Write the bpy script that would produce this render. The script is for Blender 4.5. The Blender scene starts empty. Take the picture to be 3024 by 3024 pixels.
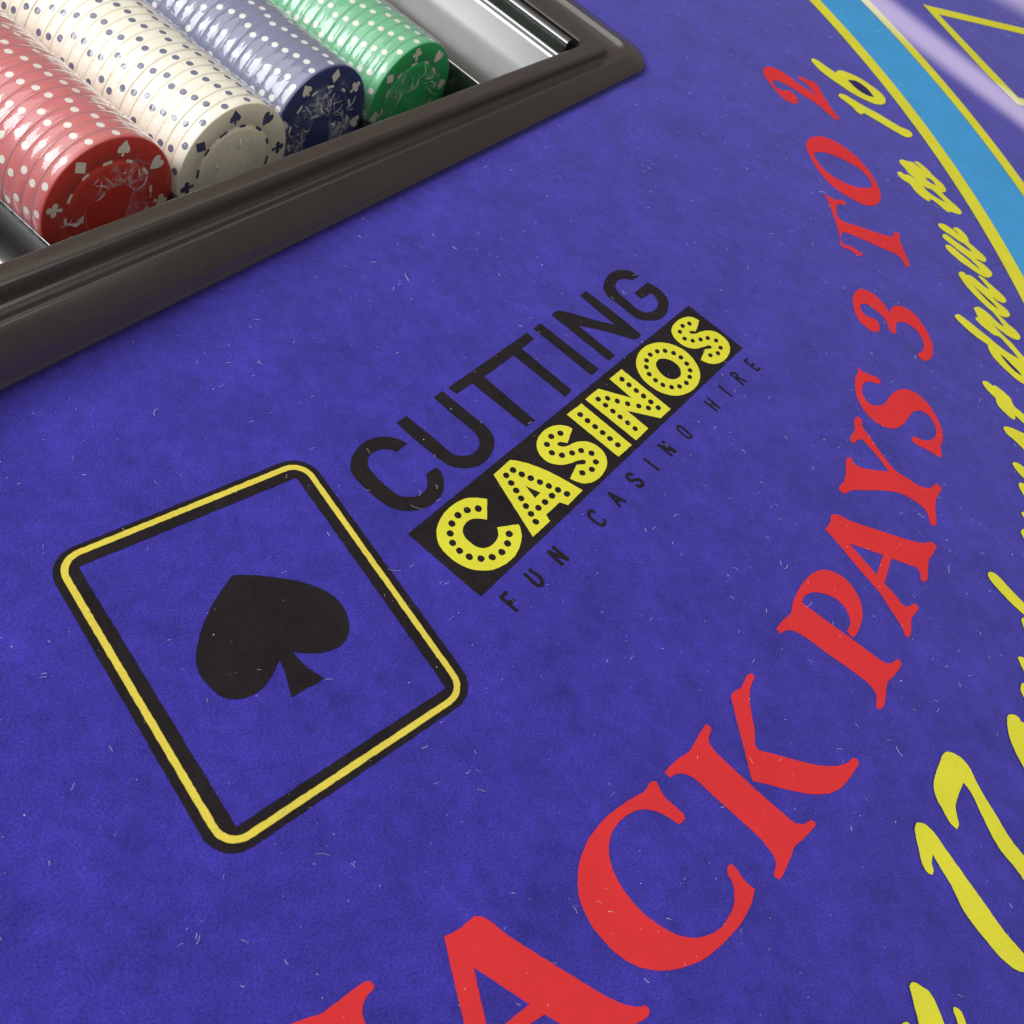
import bpy, bmesh, math, random
from mathutils import Vector, Matrix, noise

# ------------------------------------------------------------------ scale, camera, light, exposure
U = 0.178                                   # metres per plan unit (the lens is one plan unit above the felt)
scene = bpy.context.scene
COL = scene.collection
random.seed(7)

def rig_camera():
    t, r = 0.6576, 0.487
    ct, st, cr, sr = math.cos(t), math.sin(t), math.cos(r), math.sin(r)
    rx = Matrix(((1, 0, 0), (0, ct, -st), (0, st, ct)))
    rz = Matrix(((cr, -sr, 0), (sr, cr, 0), (0, 0, 1)))
    cam = bpy.data.cameras.new("camera")
    cam.sensor_width = 36.0
    cam.lens = 36.0 * 2827.0 / 3024.0
    cam.clip_start, cam.clip_end = 0.01, 50.0
    cam.dof.use_dof = True
    cam.dof.focus_distance = 0.235
    cam.dof.aperture_fstop = 42.0
    ob = bpy.data.objects.new("camera", cam)
    COL.objects.link(ob)
    ob.matrix_world = Matrix.Translation((0, 0, U)) @ (rx @ rz).to_4x4()
    scene.camera = ob
rig_camera()

world = bpy.data.worlds.new("World")
scene.world = world
world.use_nodes = True
wnt = world.node_tree
wnt.nodes.clear()
w_out = wnt.nodes.new("ShaderNodeOutputWorld")
w_bg = wnt.nodes.new("ShaderNodeBackground")
w_bg.inputs["Color"].default_value = (1.0, 0.93, 0.86, 1)
w_bg.inputs["Strength"].default_value = 0.22
wnt.links.new(w_bg.outputs[0], w_out.inputs[0])

def area(name, loc, target, sx, sy, power, color):
    li = bpy.data.lights.new(name, "AREA")
    li.shape = "RECTANGLE"; li.size = sx; li.size_y = sy
    li.energy = power; li.color = color
    ob = bpy.data.objects.new(name, li)
    COL.objects.link(ob)
    d = Vector(target) - Vector(loc)
    ob.matrix_world = Matrix.Translation(loc) @ d.to_track_quat("-Z", "Y").to_matrix().to_4x4()
    return ob
# the big window of the room, off to the left of the table, the dim ceiling panel and an unseen fill lamp added on the right to brighten the chip faces
area("window_light", (-0.826, -0.212, 0.734), (-0.07, 0.27, 0.0), 0.52, 0.50, 9.4, (0.97, 0.985, 1.0))
area("skylight", (-0.95, 0.05, 1.15), (-0.07, 0.27, 0.0), 1.2, 1.0, 9.0, (0.97, 0.985, 1.0))
area("ceiling_light", (-0.25, 0.60, 1.35), (-0.10, 0.45, 0.0), 1.5, 1.5, 3.0, (1.0, 0.95, 0.86))
area("right_fill_light", (1.30, -0.18, 1.02), (-0.10, 0.25, 0.0), 1.4, 1.2, 8.6, (1.0, 0.95, 0.86))

scene.view_settings.view_transform = "Standard"
scene.view_settings.look = "None"
scene.view_settings.exposure = 0.0
scene.view_settings.gamma = 1.0
scene.render.engine = "CYCLES"
scene.cycles.max_bounces = 10
scene.cycles.transparent_max_bounces = 16

# ------------------------------------------------------------------ helpers
def tag(o, label=None, cat=None, group=None, kind=None):
    if label: o["label"] = label
    if cat: o["category"] = cat
    if group: o["group"] = group
    if kind: o["kind"] = kind
    return o

def empty(name, loc=(0, 0, 0)):
    o = bpy.data.objects.new(name, None)
    o.empty_display_size = 0.01
    COL.objects.link(o)
    o.location = loc
    return o

def link(name, me, mats, parent=None, smooth=False):
    if not isinstance(mats, (list, tuple)): mats = [mats]
    if not me.materials:
        for m in mats: me.materials.append(m)
    if smooth:
        for p in me.polygons: p.use_smooth = True
    o = bpy.data.objects.new(name, me)
    COL.objects.link(o)
    if parent: o.parent = parent
    return o

def mesh(name, verts, faces):
    me = bpy.data.meshes.new(name)
    me.from_pydata([tuple(v) for v in verts], [], faces)
    me.update()
    return me

class Nodes:
    def __init__(self, name):
        self.m = bpy.data.materials.new(name); self.m.use_nodes = True
        self.t = self.m.node_tree; self.t.nodes.clear()
        self.out = self.new("ShaderNodeOutputMaterial")
    def new(self, kind, **kw):
        n = self.t.nodes.new(kind)
        for k, v in kw.items():
            if k in n.inputs: n.inputs[k].default_value = v
            else: setattr(n, k, v)
        return n
    def link(self, a, b): self.t.links.new(a, b)
    def coords(self, scale=(1, 1, 1), rot=(0, 0, 0)):
        c = self.new("ShaderNodeTexCoord"); mp = self.new("ShaderNodeMapping")
        mp.inputs["Scale"].default_value = scale; mp.inputs["Rotation"].default_value = rot
        self.link(c.outputs["Object"], mp.inputs[0]); return mp.outputs[0]
    def noise(self, vec, scale, detail=3, rough=.5):
        n = self.new("ShaderNodeTexNoise", Scale=scale, Detail=detail, Roughness=rough)
        self.link(vec, n.inputs["Vector"]); return n.outputs["Fac"]
    def ramp(self, fac, stops):
        r = self.new("ShaderNodeValToRGB"); e = r.color_ramp.elements
        while len(e) < len(stops): e.new(0.5)
        for el, (p, c) in zip(e, stops):
            el.position = p; el.color = (*c, 1) if len(c) == 3 else c
        self.link(fac, r.inputs[0]); return r.outputs[0]
    def mix(self, fac, a, b, mode="MIX"):
        n = self.new("ShaderNodeMix", data_type="RGBA", blend_type=mode)
        for s, v in ((0, fac), (6, a), (7, b)):
            if hasattr(v, "is_output"): self.link(v, n.inputs[s])
            else: n.inputs[s].default_value = v if s == 0 else (*v, 1)
        return n.outputs[2]

ANG0 = math.radians(73.2)                   # heading of the tray front on the table
# ------------------------------------------------------------------ materials
def fabric(name, base, vary=.55, sheen=.6, tint=(.50, .50, 1.0), bump=.5, mottle=1.0, attr=None, attr_color=None):
    """brushed baize: mottled nap, fine fibre grain and a soft sheen"""
    n = Nodes(name)
    big = n.noise(n.coords((1, 1, 1)), 60, 6, .65)
    mid = n.noise(n.coords((1, 1.35, 1), (0, 0, .9)), 230, 3, .6)
    fine = n.noise(n.coords((1, 2.2, 1), (0, 0, .5)), 1700, 4, .75)
    lo = tuple(c * (1 - vary) for c in base); hi = tuple(min(1, c * (1 + vary)) for c in base)
    c1 = n.ramp(fine, [(.32, lo), (.68, hi)])
    k = .30 * mottle
    c2 = n.mix(1.0, c1, n.ramp(big, [(.30, (1 - k,) * 3), (.66, (1.06,) * 3)]), "MULTIPLY")
    c3 = n.mix(1.0, c2, n.ramp(mid, [(.30, (1 - k * .8,) * 3), (.66, (1,) * 3)]), "MULTIPLY")
    if attr:
        a = n.new("ShaderNodeAttribute", attribute_name=attr)
        c3 = n.mix(a.outputs["Fac"], c3, attr_color)
    p = n.new("ShaderNodeBsdfPrincipled", Roughness=.95)
    p.inputs["Specular IOR Level"].default_value = .12
    p.inputs["Sheen Weight"].default_value = sheen
    p.inputs["Sheen Roughness"].default_value = .45
    p.inputs["Sheen Tint"].default_value = (*tint, 1)
    n.link(c3, p.inputs["Base Color"])
    b = n.new("ShaderNodeBump", Strength=bump, Distance=.00022)
    n.link(fine, b.inputs["Height"]); n.link(b.outputs[0], p.inputs["Normal"])
    b2 = n.new("ShaderNodeBump", Strength=.10, Distance=.0010)
    n.link(mid, b2.inputs["Height"]); n.link(b2.outputs[0], b.inputs["Normal"])
    n.link(p.outputs[0], n.out.inputs[0])
    return n.m

def plastic(name, base, rough=.35, spec=.5, vary=.05, bump=.0, grain=900, coat=0.0, smear=0.0, ior=1.5):
    n = Nodes(name)
    f = n.noise(n.coords(), grain, 3, .6)
    lo = tuple(c * (1 - vary) for c in base); hi = tuple(min(1, c * (1 + vary)) for c in base)
    p = n.new("ShaderNodeBsdfPrincipled", Roughness=rough)
    p.inputs["Specular IOR Level"].default_value = spec
    p.inputs["Coat Weight"].default_value = coat
    p.inputs["IOR"].default_value = ior
    if smear:                                  # handling marks: the gloss varies from place to place
        g = n.noise(n.coords((1, .35, 1), (0, 0, ANG0)), 55, 5, .65)
        mr = n.new("ShaderNodeMapRange"); mr.inputs["To Min"].default_value = rough * (1 - smear); mr.inputs["To Max"].default_value = rough * (1 + smear)
        mr.inputs["From Min"].default_value = .3; mr.inputs["From Max"].default_value = .7
        n.link(g, mr.inputs["Value"]); n.link(mr.outputs[0], p.inputs["Roughness"])
    n.link(n.ramp(f, [(.3, lo), (.7, hi)]), p.inputs["Base Color"])
    if bump:
        b = n.new("ShaderNodeBump", Strength=bump, Distance=.0002)
        n.link(f, b.inputs["Height"]); n.link(b.outputs[0], p.inputs["Normal"])
    n.link(p.outputs[0], n.out.inputs[0])
    return n.m

FELT = (.048, .037, .365)
M = {}
M['felt'] = fabric('blue_felt', FELT)
M['black'] = fabric('black_print', (.020, .015, .017), .3, .05, (.6, .55, .6), .5)
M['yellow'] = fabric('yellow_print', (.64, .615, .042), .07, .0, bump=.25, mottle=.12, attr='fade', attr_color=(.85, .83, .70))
M['gold'] = fabric('gold_line_print', (.66, .55, .075), .14, .0, bump=.35, mottle=.2)
M['red'] = fabric('red_print', (.60, .032, .036), .09, .0, bump=.2, mottle=.12)
M['sky'] = fabric('light_blue_print', (.055, .30, .62), .05, .05, (.5, .6, .8), .25, mottle=.2)
M['halo'] = fabric('dark_print_edge', (.034, .020, .13), .2, .05)
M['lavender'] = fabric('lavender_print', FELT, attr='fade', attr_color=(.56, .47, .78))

# ------------------------------------------------------------------ printed outlines (plan units x 10000; * = sharp corner)
PRINT = {
'cut_C': '-1659,7917* -1751,7917 -1864,7888 -1982,7820 -2080,7716 -2145,7575 -2169,7407 -2150,7256 -2110,7153 -2044,7070 -1960,7016 -1810,6961 -1636,6908 -1474,6877 -1355,6881 -1250,6913 -1147,6977 -1054,7060 -984,7169 -933,7297 -921,7441 -949,7567 -1005,7675 -1081,7755 -1160,7796* -1231,7601* -1180,7538 -1136,7455 -1123,7383 -1139,7300 -1182,7223 -1250,7161 -1345,7105 -1472,7113 -1641,7156 -1824,7223 -1912,7275 -1959,7340 -1983,7414 -1971,7506 -1928,7592 -1850,7662 -1781,7699 -1714,7712*',
'cut_U': '-1939,8140* -1878,8328* -1583,8256 -1347,8197 -1151,8137 -1067,8122 -987,8145 -917,8190 -851,8272 -815,8367 -818,8461 -842,8532 -898,8599 -989,8641 -1361,8744 -1709,8854* -1663,9040* -1206,8915 -842,8818 -756,8773 -691,8693 -645,8593 -625,8440 -639,8292 -693,8151 -766,8054 -841,7993 -932,7941 -1037,7919 -1172,7934 -1458,7997 -1694,8062',
'cut_TT': '-1614,9146* -1076,10907* -941,10861* -1014,10544* -66,10257* -101,10071* -1069,10332* -1274,9663* -325,9374* -393,9184* -1365,9435* -1471,9114*',
'cut_I': '-1028,11052* -974,11235* 146,10936* 94,10738*',
'cut_N': '-892,11518* -844,11685 -730,11743 -299,11885 57,12021* -662,12252* -618,12427* -56,12283 495,12106* 431,11929 350,11899 -32,11777 -449,11595* 277,11383* 221,11204* -316,11358',
'cut_G': '23,13432* -67,13434 -187,13408 -292,13337 -388,13197 -433,13005 -424,12809 -366,12658 -262,12561 -110,12528 116,12460 285,12418 401,12441 530,12526 646,12652 707,12810 707,13005 657,13188 573,13294 459,13351 203,13373* 92,12955* 240,12912* 336,13159* 411,13146 477,13089 527,12981 530,12847 469,12717 383,12642 278,12629 67,12699 -152,12788 -222,12854 -252,12942 -251,13031 -205,13127 -132,13197 -34,13237*',
'band': '-1023,6642* 997,13338* 2103,13017* 144,6328*',
'cas_C': '-369,7712* -446,7679 -536,7626 -618,7557 -683,7452 -739,7304 -768,7128 -759,6981 -719,6856 -666,6771 -571,6685 -465,6637 -331,6606 -187,6605 -59,6639 56,6706 158,6803 243,6945 291,7093 300,7249 273,7399 225,7506 153,7589* -80,7380* -29,7309 -8,7231 -15,7135 -55,7042 -114,6981 -200,6955 -291,6970 -379,7003 -435,7058 -462,7131 -460,7209 -432,7282 -374,7347 -314,7381 -238,7411*|-359,7509 -367,7477 -392,7456 -423,7455 -449,7473 -461,7504 -453,7537 -428,7557 -397,7559 -370,7541|-475,7402 -483,7370 -507,7350 -538,7348 -564,7366 -576,7397 -568,7429 -544,7450 -513,7451 -486,7433|-546,7257 -554,7226 -578,7206 -609,7205 -635,7222 -646,7253 -639,7284 -615,7305 -584,7306 -557,7288|-561,7098 -569,7067 -593,7047 -624,7046 -650,7063 -661,7093 -653,7124 -630,7144 -599,7145 -573,7128|-517,6951 -525,6920 -548,6901 -579,6900 -604,6917 -616,6946 -608,6977 -585,6996 -554,6998 -528,6980|-431,6840 -439,6810 -462,6790 -492,6789 -518,6806 -529,6835 -521,6865 -498,6885 -467,6886 -442,6869|-307,6783 -315,6753 -338,6733 -368,6732 -394,6749 -405,6778 -397,6808 -373,6827 -343,6829 -317,6812|-163,6772 -171,6742 -195,6723 -225,6722 -251,6739 -261,6768 -253,6798 -229,6817 -199,6818 -174,6801|-22,6829 -30,6799 -54,6780 -84,6779 -110,6796 -120,6825 -112,6855 -88,6874 -57,6876 -32,6859|95,6931 87,6900 63,6881 32,6880 7,6897 -3,6926 5,6957 29,6976 60,6978 85,6960|175,7071 166,7040 141,7020 111,7019 85,7036 75,7066 84,7097 108,7117 139,7118 164,7101|190,7234 182,7203 157,7183 126,7181 101,7199 90,7229 99,7261 124,7281 155,7282 180,7265|151,7379 142,7347 117,7327 86,7326 60,7343 50,7374 59,7406 83,7427 115,7428 140,7410',
'cas_A': '-455,8132* -356,8500* -318,8519 719,8626* 627,8270* 508,8248* 419,7943* 504,7879* 392,7515*|-5,8220* 218,8234* 189,8106*|-206,8363 -214,8332 -238,8312 -267,8310 -292,8328 -303,8359 -295,8390 -271,8410 -241,8412 -217,8394|-73,8370 -82,8339 -105,8319 -135,8317 -160,8335 -170,8365 -162,8397 -138,8417 -108,8418 -84,8400|59,8383 51,8352 27,8332 -3,8331 -27,8348 -37,8379 -29,8410 -5,8431 25,8432 49,8414|194,8398 186,8367 162,8347 132,8345 108,8363 98,8394 106,8425 130,8445 160,8447 185,8429|326,8412 317,8381 293,8361 263,8359 239,8377 229,8408 238,8439 262,8460 292,8461 316,8443|463,8427 454,8395 430,8375 400,8374 376,8392 366,8422 375,8454 399,8474 429,8475 453,8457|595,8437 586,8406 561,8386 531,8384 507,8402 498,8433 507,8464 531,8485 561,8486 586,8468|-253,8226 -261,8195 -284,8175 -313,8174 -338,8191 -349,8221 -341,8252 -318,8272 -288,8274 -263,8256|-145,8148 -153,8118 -176,8098 -206,8097 -230,8114 -241,8144 -233,8175 -210,8194 -180,8196 -155,8178|-37,8074 -45,8044 -68,8024 -98,8023 -122,8040 -132,8070 -124,8100 -101,8120 -72,8121 -47,8104|70,7996 62,7965 38,7946 9,7945 -15,7962 -25,7991 -17,8021 6,8041 36,8042 60,8025|173,7917 165,7887 142,7868 113,7867 89,7884 79,7913 87,7943 110,7962 140,7964 164,7946|280,7839 272,7809 248,7790 219,7789 196,7806 186,7835 194,7864 218,7884 247,7885 271,7868|385,7761 377,7731 353,7712 324,7711 301,7728 291,7756 300,7786 323,7805 352,7806 376,7789|424,8285 415,8254 391,8234 361,8232 337,8250 327,8280 336,8311 360,8331 390,8333 414,8315|378,8131 369,8101 345,8081 316,8080 292,8097 282,8127 291,8157 314,8177 344,8179 368,8161|333,7987 324,7957 301,7938 272,7936 248,7954 238,7983 247,8013 270,8033 300,8034 324,8017',
'cas_S': '207,9568* 126,9564 33,9521 -58,9436 -128,9301 -162,9148 -154,9026 -114,8928 -49,8849 44,8799 141,8788 237,8816 322,8871 407,8965 495,9089 557,9141 588,9128 588,9074 542,9033 492,8989* 490,8708* 582,8711 678,8739 770,8815 838,8922 878,9073 881,9217 850,9338 789,9422 692,9482 589,9501 487,9480 398,9424 321,9338 246,9211 186,9156 129,9146 113,9189 137,9230 190,9253 238,9269*|132,9379 124,9347 100,9327 70,9326 46,9343 36,9374 44,9405 68,9426 98,9427 122,9409|39,9240 30,9209 7,9189 -23,9187 -47,9205 -57,9235 -49,9266 -25,9286 4,9288 29,9270|37,9071 29,9040 6,9020 -24,9019 -48,9036 -58,9066 -50,9096 -27,9116 3,9118 27,9100|153,8974 144,8944 121,8925 92,8923 68,8940 58,8970 66,9000 89,9020 119,9021 143,9004|294,9021 286,8991 262,8971 233,8969 209,8987 199,9016 208,9047 231,9066 261,9068 285,9050|407,9151 398,9120 375,9100 345,9099 321,9116 312,9146 320,9177 344,9197 374,9198 398,9181|507,9272 498,9241 474,9221 445,9219 421,9237 411,9267 420,9298 444,9319 474,9320 498,9302|655,9318 646,9287 622,9267 592,9265 568,9283 559,9313 568,9345 592,9365 622,9367 646,9349|764,9211 755,9180 731,9160 701,9159 677,9176 668,9206 677,9237 702,9257 731,9259 755,9241|758,9050 749,9020 725,9000 696,8999 672,9016 663,9046 672,9076 696,9096 726,9097 749,9080|658,8907 649,8877 626,8858 597,8856 573,8874 564,8903 573,8933 597,8952 626,8954 649,8937',
'cas_I': '39,9764* 154,10103* 1083,9834* 980,9503*|260,9892 252,9861 229,9842 200,9840 176,9858 167,9887 175,9918 198,9938 227,9940 251,9922|396,9853 388,9822 364,9802 335,9801 312,9818 303,9848 311,9879 334,9899 363,9900 387,9883|534,9819 525,9788 502,9769 473,9767 449,9784 440,9814 449,9845 472,9865 501,9866 525,9849|669,9782 660,9752 637,9732 608,9730 585,9748 576,9777 585,9808 608,9828 637,9829 660,9812|804,9745 795,9715 772,9695 743,9694 720,9711 711,9741 720,9771 744,9791 772,9792 796,9775|945,9707 936,9677 912,9658 883,9656 860,9673 852,9703 861,9733 885,9753 913,9754 937,9737',
'cas_N': '176,10218* 278,10547* 792,10708* 360,10847* 462,11168* 1401,10895* 1314,10610* 810,10419* 1206,10296* 1114,9960*|392,10341 381,10313 357,10298 329,10303 308,10324 303,10355 314,10383 338,10398 366,10393 387,10371|514,10449 502,10421 478,10406 450,10411 430,10433 424,10464 435,10492 460,10507 488,10502 508,10480|661,10494 649,10466 624,10451 596,10455 576,10478 570,10508 582,10537 607,10552 634,10547 655,10525|819,10549 807,10520 782,10505 754,10510 734,10532 728,10563 740,10592 765,10607 793,10602 813,10580|985,10616 973,10587 948,10572 920,10577 900,10599 895,10630 907,10659 932,10674 960,10669 980,10647|1129,10678 1117,10649 1092,10634 1064,10639 1044,10661 1039,10693 1051,10722 1076,10737 1104,10732 1125,10709|1263,10783 1250,10754 1225,10738 1197,10743 1177,10766 1172,10798 1185,10827 1210,10842 1238,10837 1258,10814|1126,10820 1114,10790 1089,10775 1061,10780 1040,10803 1035,10835 1048,10864 1073,10879 1101,10874 1122,10851|989,10858 977,10829 952,10814 923,10819 903,10841 898,10873 910,10903 935,10918 963,10913 984,10890|853,10892 840,10863 815,10848 787,10853 766,10875 761,10907 773,10937 798,10952 827,10947 847,10924|717,10929 704,10899 679,10884 651,10889 630,10912 625,10944 637,10973 662,10989 690,10984 711,10961|581,10966 569,10937 544,10922 516,10926 495,10949 489,10982 501,11011 526,11027 554,11022 576,10999|530,10301 519,10273 494,10259 467,10263 446,10285 441,10316 452,10343 476,10358 504,10353 525,10332|666,10263 654,10235 630,10220 602,10225 582,10247 576,10277 588,10305 612,10319 640,10315 660,10293|801,10227 790,10199 765,10185 738,10189 718,10211 712,10241 724,10269 748,10283 776,10279 796,10257|939,10192 927,10165 903,10150 875,10155 855,10176 850,10207 862,10234 886,10249 914,10244 934,10223|1074,10157 1062,10129 1037,10115 1010,10119 990,10141 985,10171 997,10198 1022,10213 1049,10208 1069,10187',
'cas_O': '915,12210 1063,12257 1215,12263 1371,12203 1509,12096 1605,11948 1640,11799 1631,11620 1565,11432 1462,11277 1343,11181 1183,11124 1020,11127 858,11173 740,11264 648,11387 602,11526 591,11673 623,11854 706,12022 808,12136|987,11852 1098,11889 1208,11875 1296,11810 1334,11718 1324,11613 1268,11527 1177,11480 1069,11494 975,11552 912,11635 905,11728 940,11811|886,11920 875,11891 851,11877 824,11882 804,11904 799,11935 810,11963 834,11978 861,11973 881,11951|998,12021 986,11992 962,11978 935,11982 915,12005 910,12036 922,12065 946,12080 973,12075 993,12053|1137,12068 1125,12040 1101,12025 1074,12030 1054,12052 1049,12084 1061,12112 1085,12127 1112,12123 1132,12100|1271,12058 1259,12030 1235,12015 1208,12020 1188,12042 1183,12074 1196,12102 1220,12117 1247,12113 1267,12090|1397,11990 1384,11962 1360,11947 1333,11952 1314,11974 1309,12005 1321,12034 1346,12049 1373,12044 1392,12022|1488,11886 1476,11857 1451,11843 1425,11847 1405,11869 1401,11901 1413,11929 1437,11944 1464,11939 1484,11917|1523,11744 1511,11716 1486,11702 1460,11706 1441,11728 1436,11759 1448,11787 1473,11801 1499,11797 1519,11775|1511,11582 1499,11554 1475,11540 1449,11545 1430,11566 1425,11597 1437,11624 1461,11639 1488,11634 1507,11612|1432,11433 1420,11405 1397,11391 1370,11396 1351,11417 1347,11447 1359,11475 1383,11489 1409,11484 1428,11463|1322,11333 1311,11306 1287,11292 1261,11296 1242,11317 1237,11347 1249,11374 1273,11388 1299,11384 1318,11363|1185,11284 1173,11257 1149,11243 1123,11247 1104,11268 1099,11298 1111,11325 1134,11339 1161,11335 1180,11314|1050,11301 1039,11274 1015,11260 989,11264 970,11285 965,11315 976,11342 1000,11356 1026,11352 1045,11331|924,11356 913,11329 890,11315 863,11320 844,11341 839,11371 850,11398 873,11412 900,11408 919,11386|835,11472 824,11444 801,11430 774,11435 754,11456 749,11486 761,11514 784,11528 811,11523 830,11502|796,11609 784,11582 761,11567 734,11572 714,11593 709,11624 721,11652 744,11666 771,11662 791,11640|810,11771 799,11743 775,11729 748,11733 729,11755 723,11786 735,11814 758,11829 785,11824 805,11802',
'cas_S2': '1259,13113* 1155,13114 1059,13060 981,12948 918,12788 896,12627 925,12508 997,12425 1105,12372 1218,12357 1319,12383 1409,12449 1500,12567 1582,12667 1625,12666 1626,12620 1577,12570 1535,12525* 1537,12242* 1650,12250 1759,12305 1852,12418 1911,12577 1925,12762 1893,12901 1807,12998 1700,13044 1571,13049 1461,12989 1364,12883 1276,12747 1224,12712 1181,12725 1191,12769 1231,12796 1274,12811* 1277,12909|1174,12915 1162,12887 1140,12873 1114,12877 1096,12899 1091,12930 1102,12959 1125,12973 1151,12969 1169,12947|1089,12780 1078,12752 1055,12737 1030,12742 1011,12764 1006,12794 1018,12823 1040,12837 1066,12832 1084,12811|1086,12614 1075,12586 1053,12572 1027,12576 1009,12598 1004,12628 1015,12656 1038,12670 1063,12666 1082,12644|1201,12515 1190,12488 1167,12474 1142,12478 1124,12499 1120,12529 1131,12557 1153,12571 1178,12567 1197,12545|1336,12564 1325,12537 1302,12522 1277,12527 1259,12548 1255,12579 1266,12606 1289,12620 1314,12616 1332,12594|1447,12687 1435,12659 1413,12645 1387,12649 1369,12671 1365,12701 1377,12729 1399,12744 1425,12739 1443,12717|1546,12805 1534,12777 1511,12763 1486,12767 1468,12789 1464,12820 1475,12848 1498,12863 1524,12858 1542,12836|1690,12851 1678,12823 1655,12808 1629,12813 1611,12835 1607,12865 1619,12894 1642,12908 1668,12904 1686,12882|1803,12741 1791,12713 1768,12698 1742,12703 1725,12724 1721,12755 1733,12783 1756,12798 1781,12793 1799,12771|1795,12584 1783,12556 1760,12542 1735,12546 1717,12568 1713,12598 1725,12626 1748,12640 1773,12636 1791,12614|1694,12448 1683,12421 1660,12407 1635,12411 1617,12432 1613,12462 1625,12490 1648,12504 1673,12499 1691,12478',
'spade': '-2493,5022* -2324,5124 -2155,5211 -1932,5306 -1693,5376 -1480,5397 -1290,5357 -1155,5272 -1066,5172 -1011,5066 -999,4962 -1013,4867 -1070,4772 -1152,4687 -1228,4630 -1309,4582 -1431,4534* -1329,4486 -1191,4449 -1055,4435 -987,4428* -999,4374 -1091,4218 -1171,4056* -1272,4159 -1401,4291 -1512,4372* -1489,4252 -1480,4130 -1494,3997 -1541,3886 -1602,3801 -1677,3741 -1788,3705 -1906,3715 -2032,3753 -2137,3805 -2221,3880 -2304,3992 -2362,4121 -2417,4279 -2457,4449 -2484,4644 -2493,4829',
'red_J': '319,1237* 402,1322 507,1420 620,1526 641,1557 714,1688 789,1821 862,1924 891,1945 925,1936 954,1919 954,1889 927,1820 922,1745 946,1680 987,1632 1025,1604 1150,1540 1491,1434* 1122,1231* 780,1340 592,1337 438,1275',
'red_A': '1378,2612* 1484,2743 1526,2820 1578,2921* 1605,2936 1972,2908 2471,2871 2897,2844 3016,2835 3209,2836 3349,2850 3437,2874 3487,2899 3534,2935 3577,2922 3598,2902 3596,2863 3551,2792 3486,2728 3419,2642 3250,2444* 3200,2453 3030,2401 2759,2398 2586,2408* 2239,1949* 2360,1774* 2134,1674* 1881,1996 1634,2294|1764,2487* 2412,2426* 2148,2000*',
'red_C': '2859,5111 2869,5163 2892,5196 2941,5217 3002,5165 3071,5102 3175,5069 3296,5034 3371,5002 3390,4969 3366,4908 3335,4872 3299,4878 3208,4890 3098,4892 2995,4873 2898,4835 2812,4768 2736,4670 2673,4541 2642,4415 2645,4314 2672,4205 2729,4103 2817,3999 2942,3905 3081,3830 3244,3768 3332,3750 3481,3729 3614,3728 3722,3743 3851,3791 3972,3873 4060,3962 4120,4048 4163,4179 4188,4317 4174,4409 4113,4554 4022,4636 4015,4704 4048,4743 4099,4736 4203,4662 4288,4627 4383,4610* 4384,4470 4321,4197 4168,3878 4110,3781 4000,3627 3841,3476 3718,3386 3590,3315 3457,3266 3316,3240 3176,3244 3049,3268 2890,3327 2757,3390 2646,3475 2551,3568 2488,3670 2434,3816 2410,3922 2405,4049 2414,4195 2453,4349 2511,4515 2588,4661 2686,4821 2799,4973 2852,5046',
'red_K': '2999,5372* 3109,5623 3214,5787 3250,5963 3291,6145 3316,6223 3363,6222 3391,6206 3391,6102 3414,6017 3482,5959 3611,5910 3839,5832 4063,5761 4273,5695 4516,5630 4637,5593 4695,5589 4758,5613 4817,5658 4866,5723 4917,5727 4939,5700 4904,5620 4824,5457 4734,5302 4717,5175 4692,5036 4658,4894 4636,4847 4592,4850 4561,4866 4566,4962 4551,5028 4504,5088 4427,5134 4313,5194 4096,5266 3854,5338 3610,5411 3412,5475 3317,5493 3251,5486 3191,5461 3145,5425 3081,5343*',
'red_K2': '3520,6768 3534,6829 3613,6947 3634,7059 3649,7168 3681,7214 3729,7221 3749,7179 3736,7091 3735,6984 3755,6877 3819,6705 3921,6484 4023,6256 4046,6249* 4303,6318 4639,6404 4807,6453 4970,6527 5109,6617 5200,6710 5256,6803 5304,6810 5332,6782 5305,6662 5241,6481 5153,6309 5056,6198 4933,6109 4774,6032 4503,5944 4176,5862 4053,5825* 4019,5871 3985,5935 3861,6155 3715,6406 3584,6637',
'red_P': '3865,8062* 3924,8244 4008,8432 3999,8591 4030,8855 4107,9127 4204,9309 4337,9440 4509,9489 4697,9458 4853,9342 4970,9178 5018,9000 5013,8793 4982,8649 4939,8559 4897,8573 4842,8610 4863,8703 4857,8800 4803,8920 4710,9004 4569,9047 4416,9030 4272,8972 4179,8883 4125,8771 4132,8686* 4474,8617 4926,8532 5263,8461 5441,8433 5535,8460 5581,8516 5615,8584 5657,8597 5693,8570 5677,8452 5613,8295 5544,8149 5542,7975 5535,7743 5503,7680 5451,7673 5432,7730 5425,7839 5370,7922 5278,7972 5012,8039 4572,8112 4305,8169 4132,8174 4050,8157 3988,8100 3942,8023*',
'red_A2': '4200,10172* 4247,10334 4234,10489* 4280,10535 4570,10578 4915,10657 5262,10737 5610,10831 5770,10905 5892,10999 5962,10977 5946,10842 5876,10622* 5890,10402 5894,10227 5849,10152 5800,10168 5775,10278 5720,10342 5557,10324 5293,10274* 5253,9755* 5491,9620 5604,9543 5680,9577 5717,9640 5769,9685 5825,9658 5807,9562 5742,9365 5754,9269 5766,9097 5746,9040 5695,9042 5666,9088 5571,9210 5416,9349 5257,9502 4952,9702 4824,9780 4432,10035|4604,10141* 5154,10259* 5114,9838*',
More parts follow.
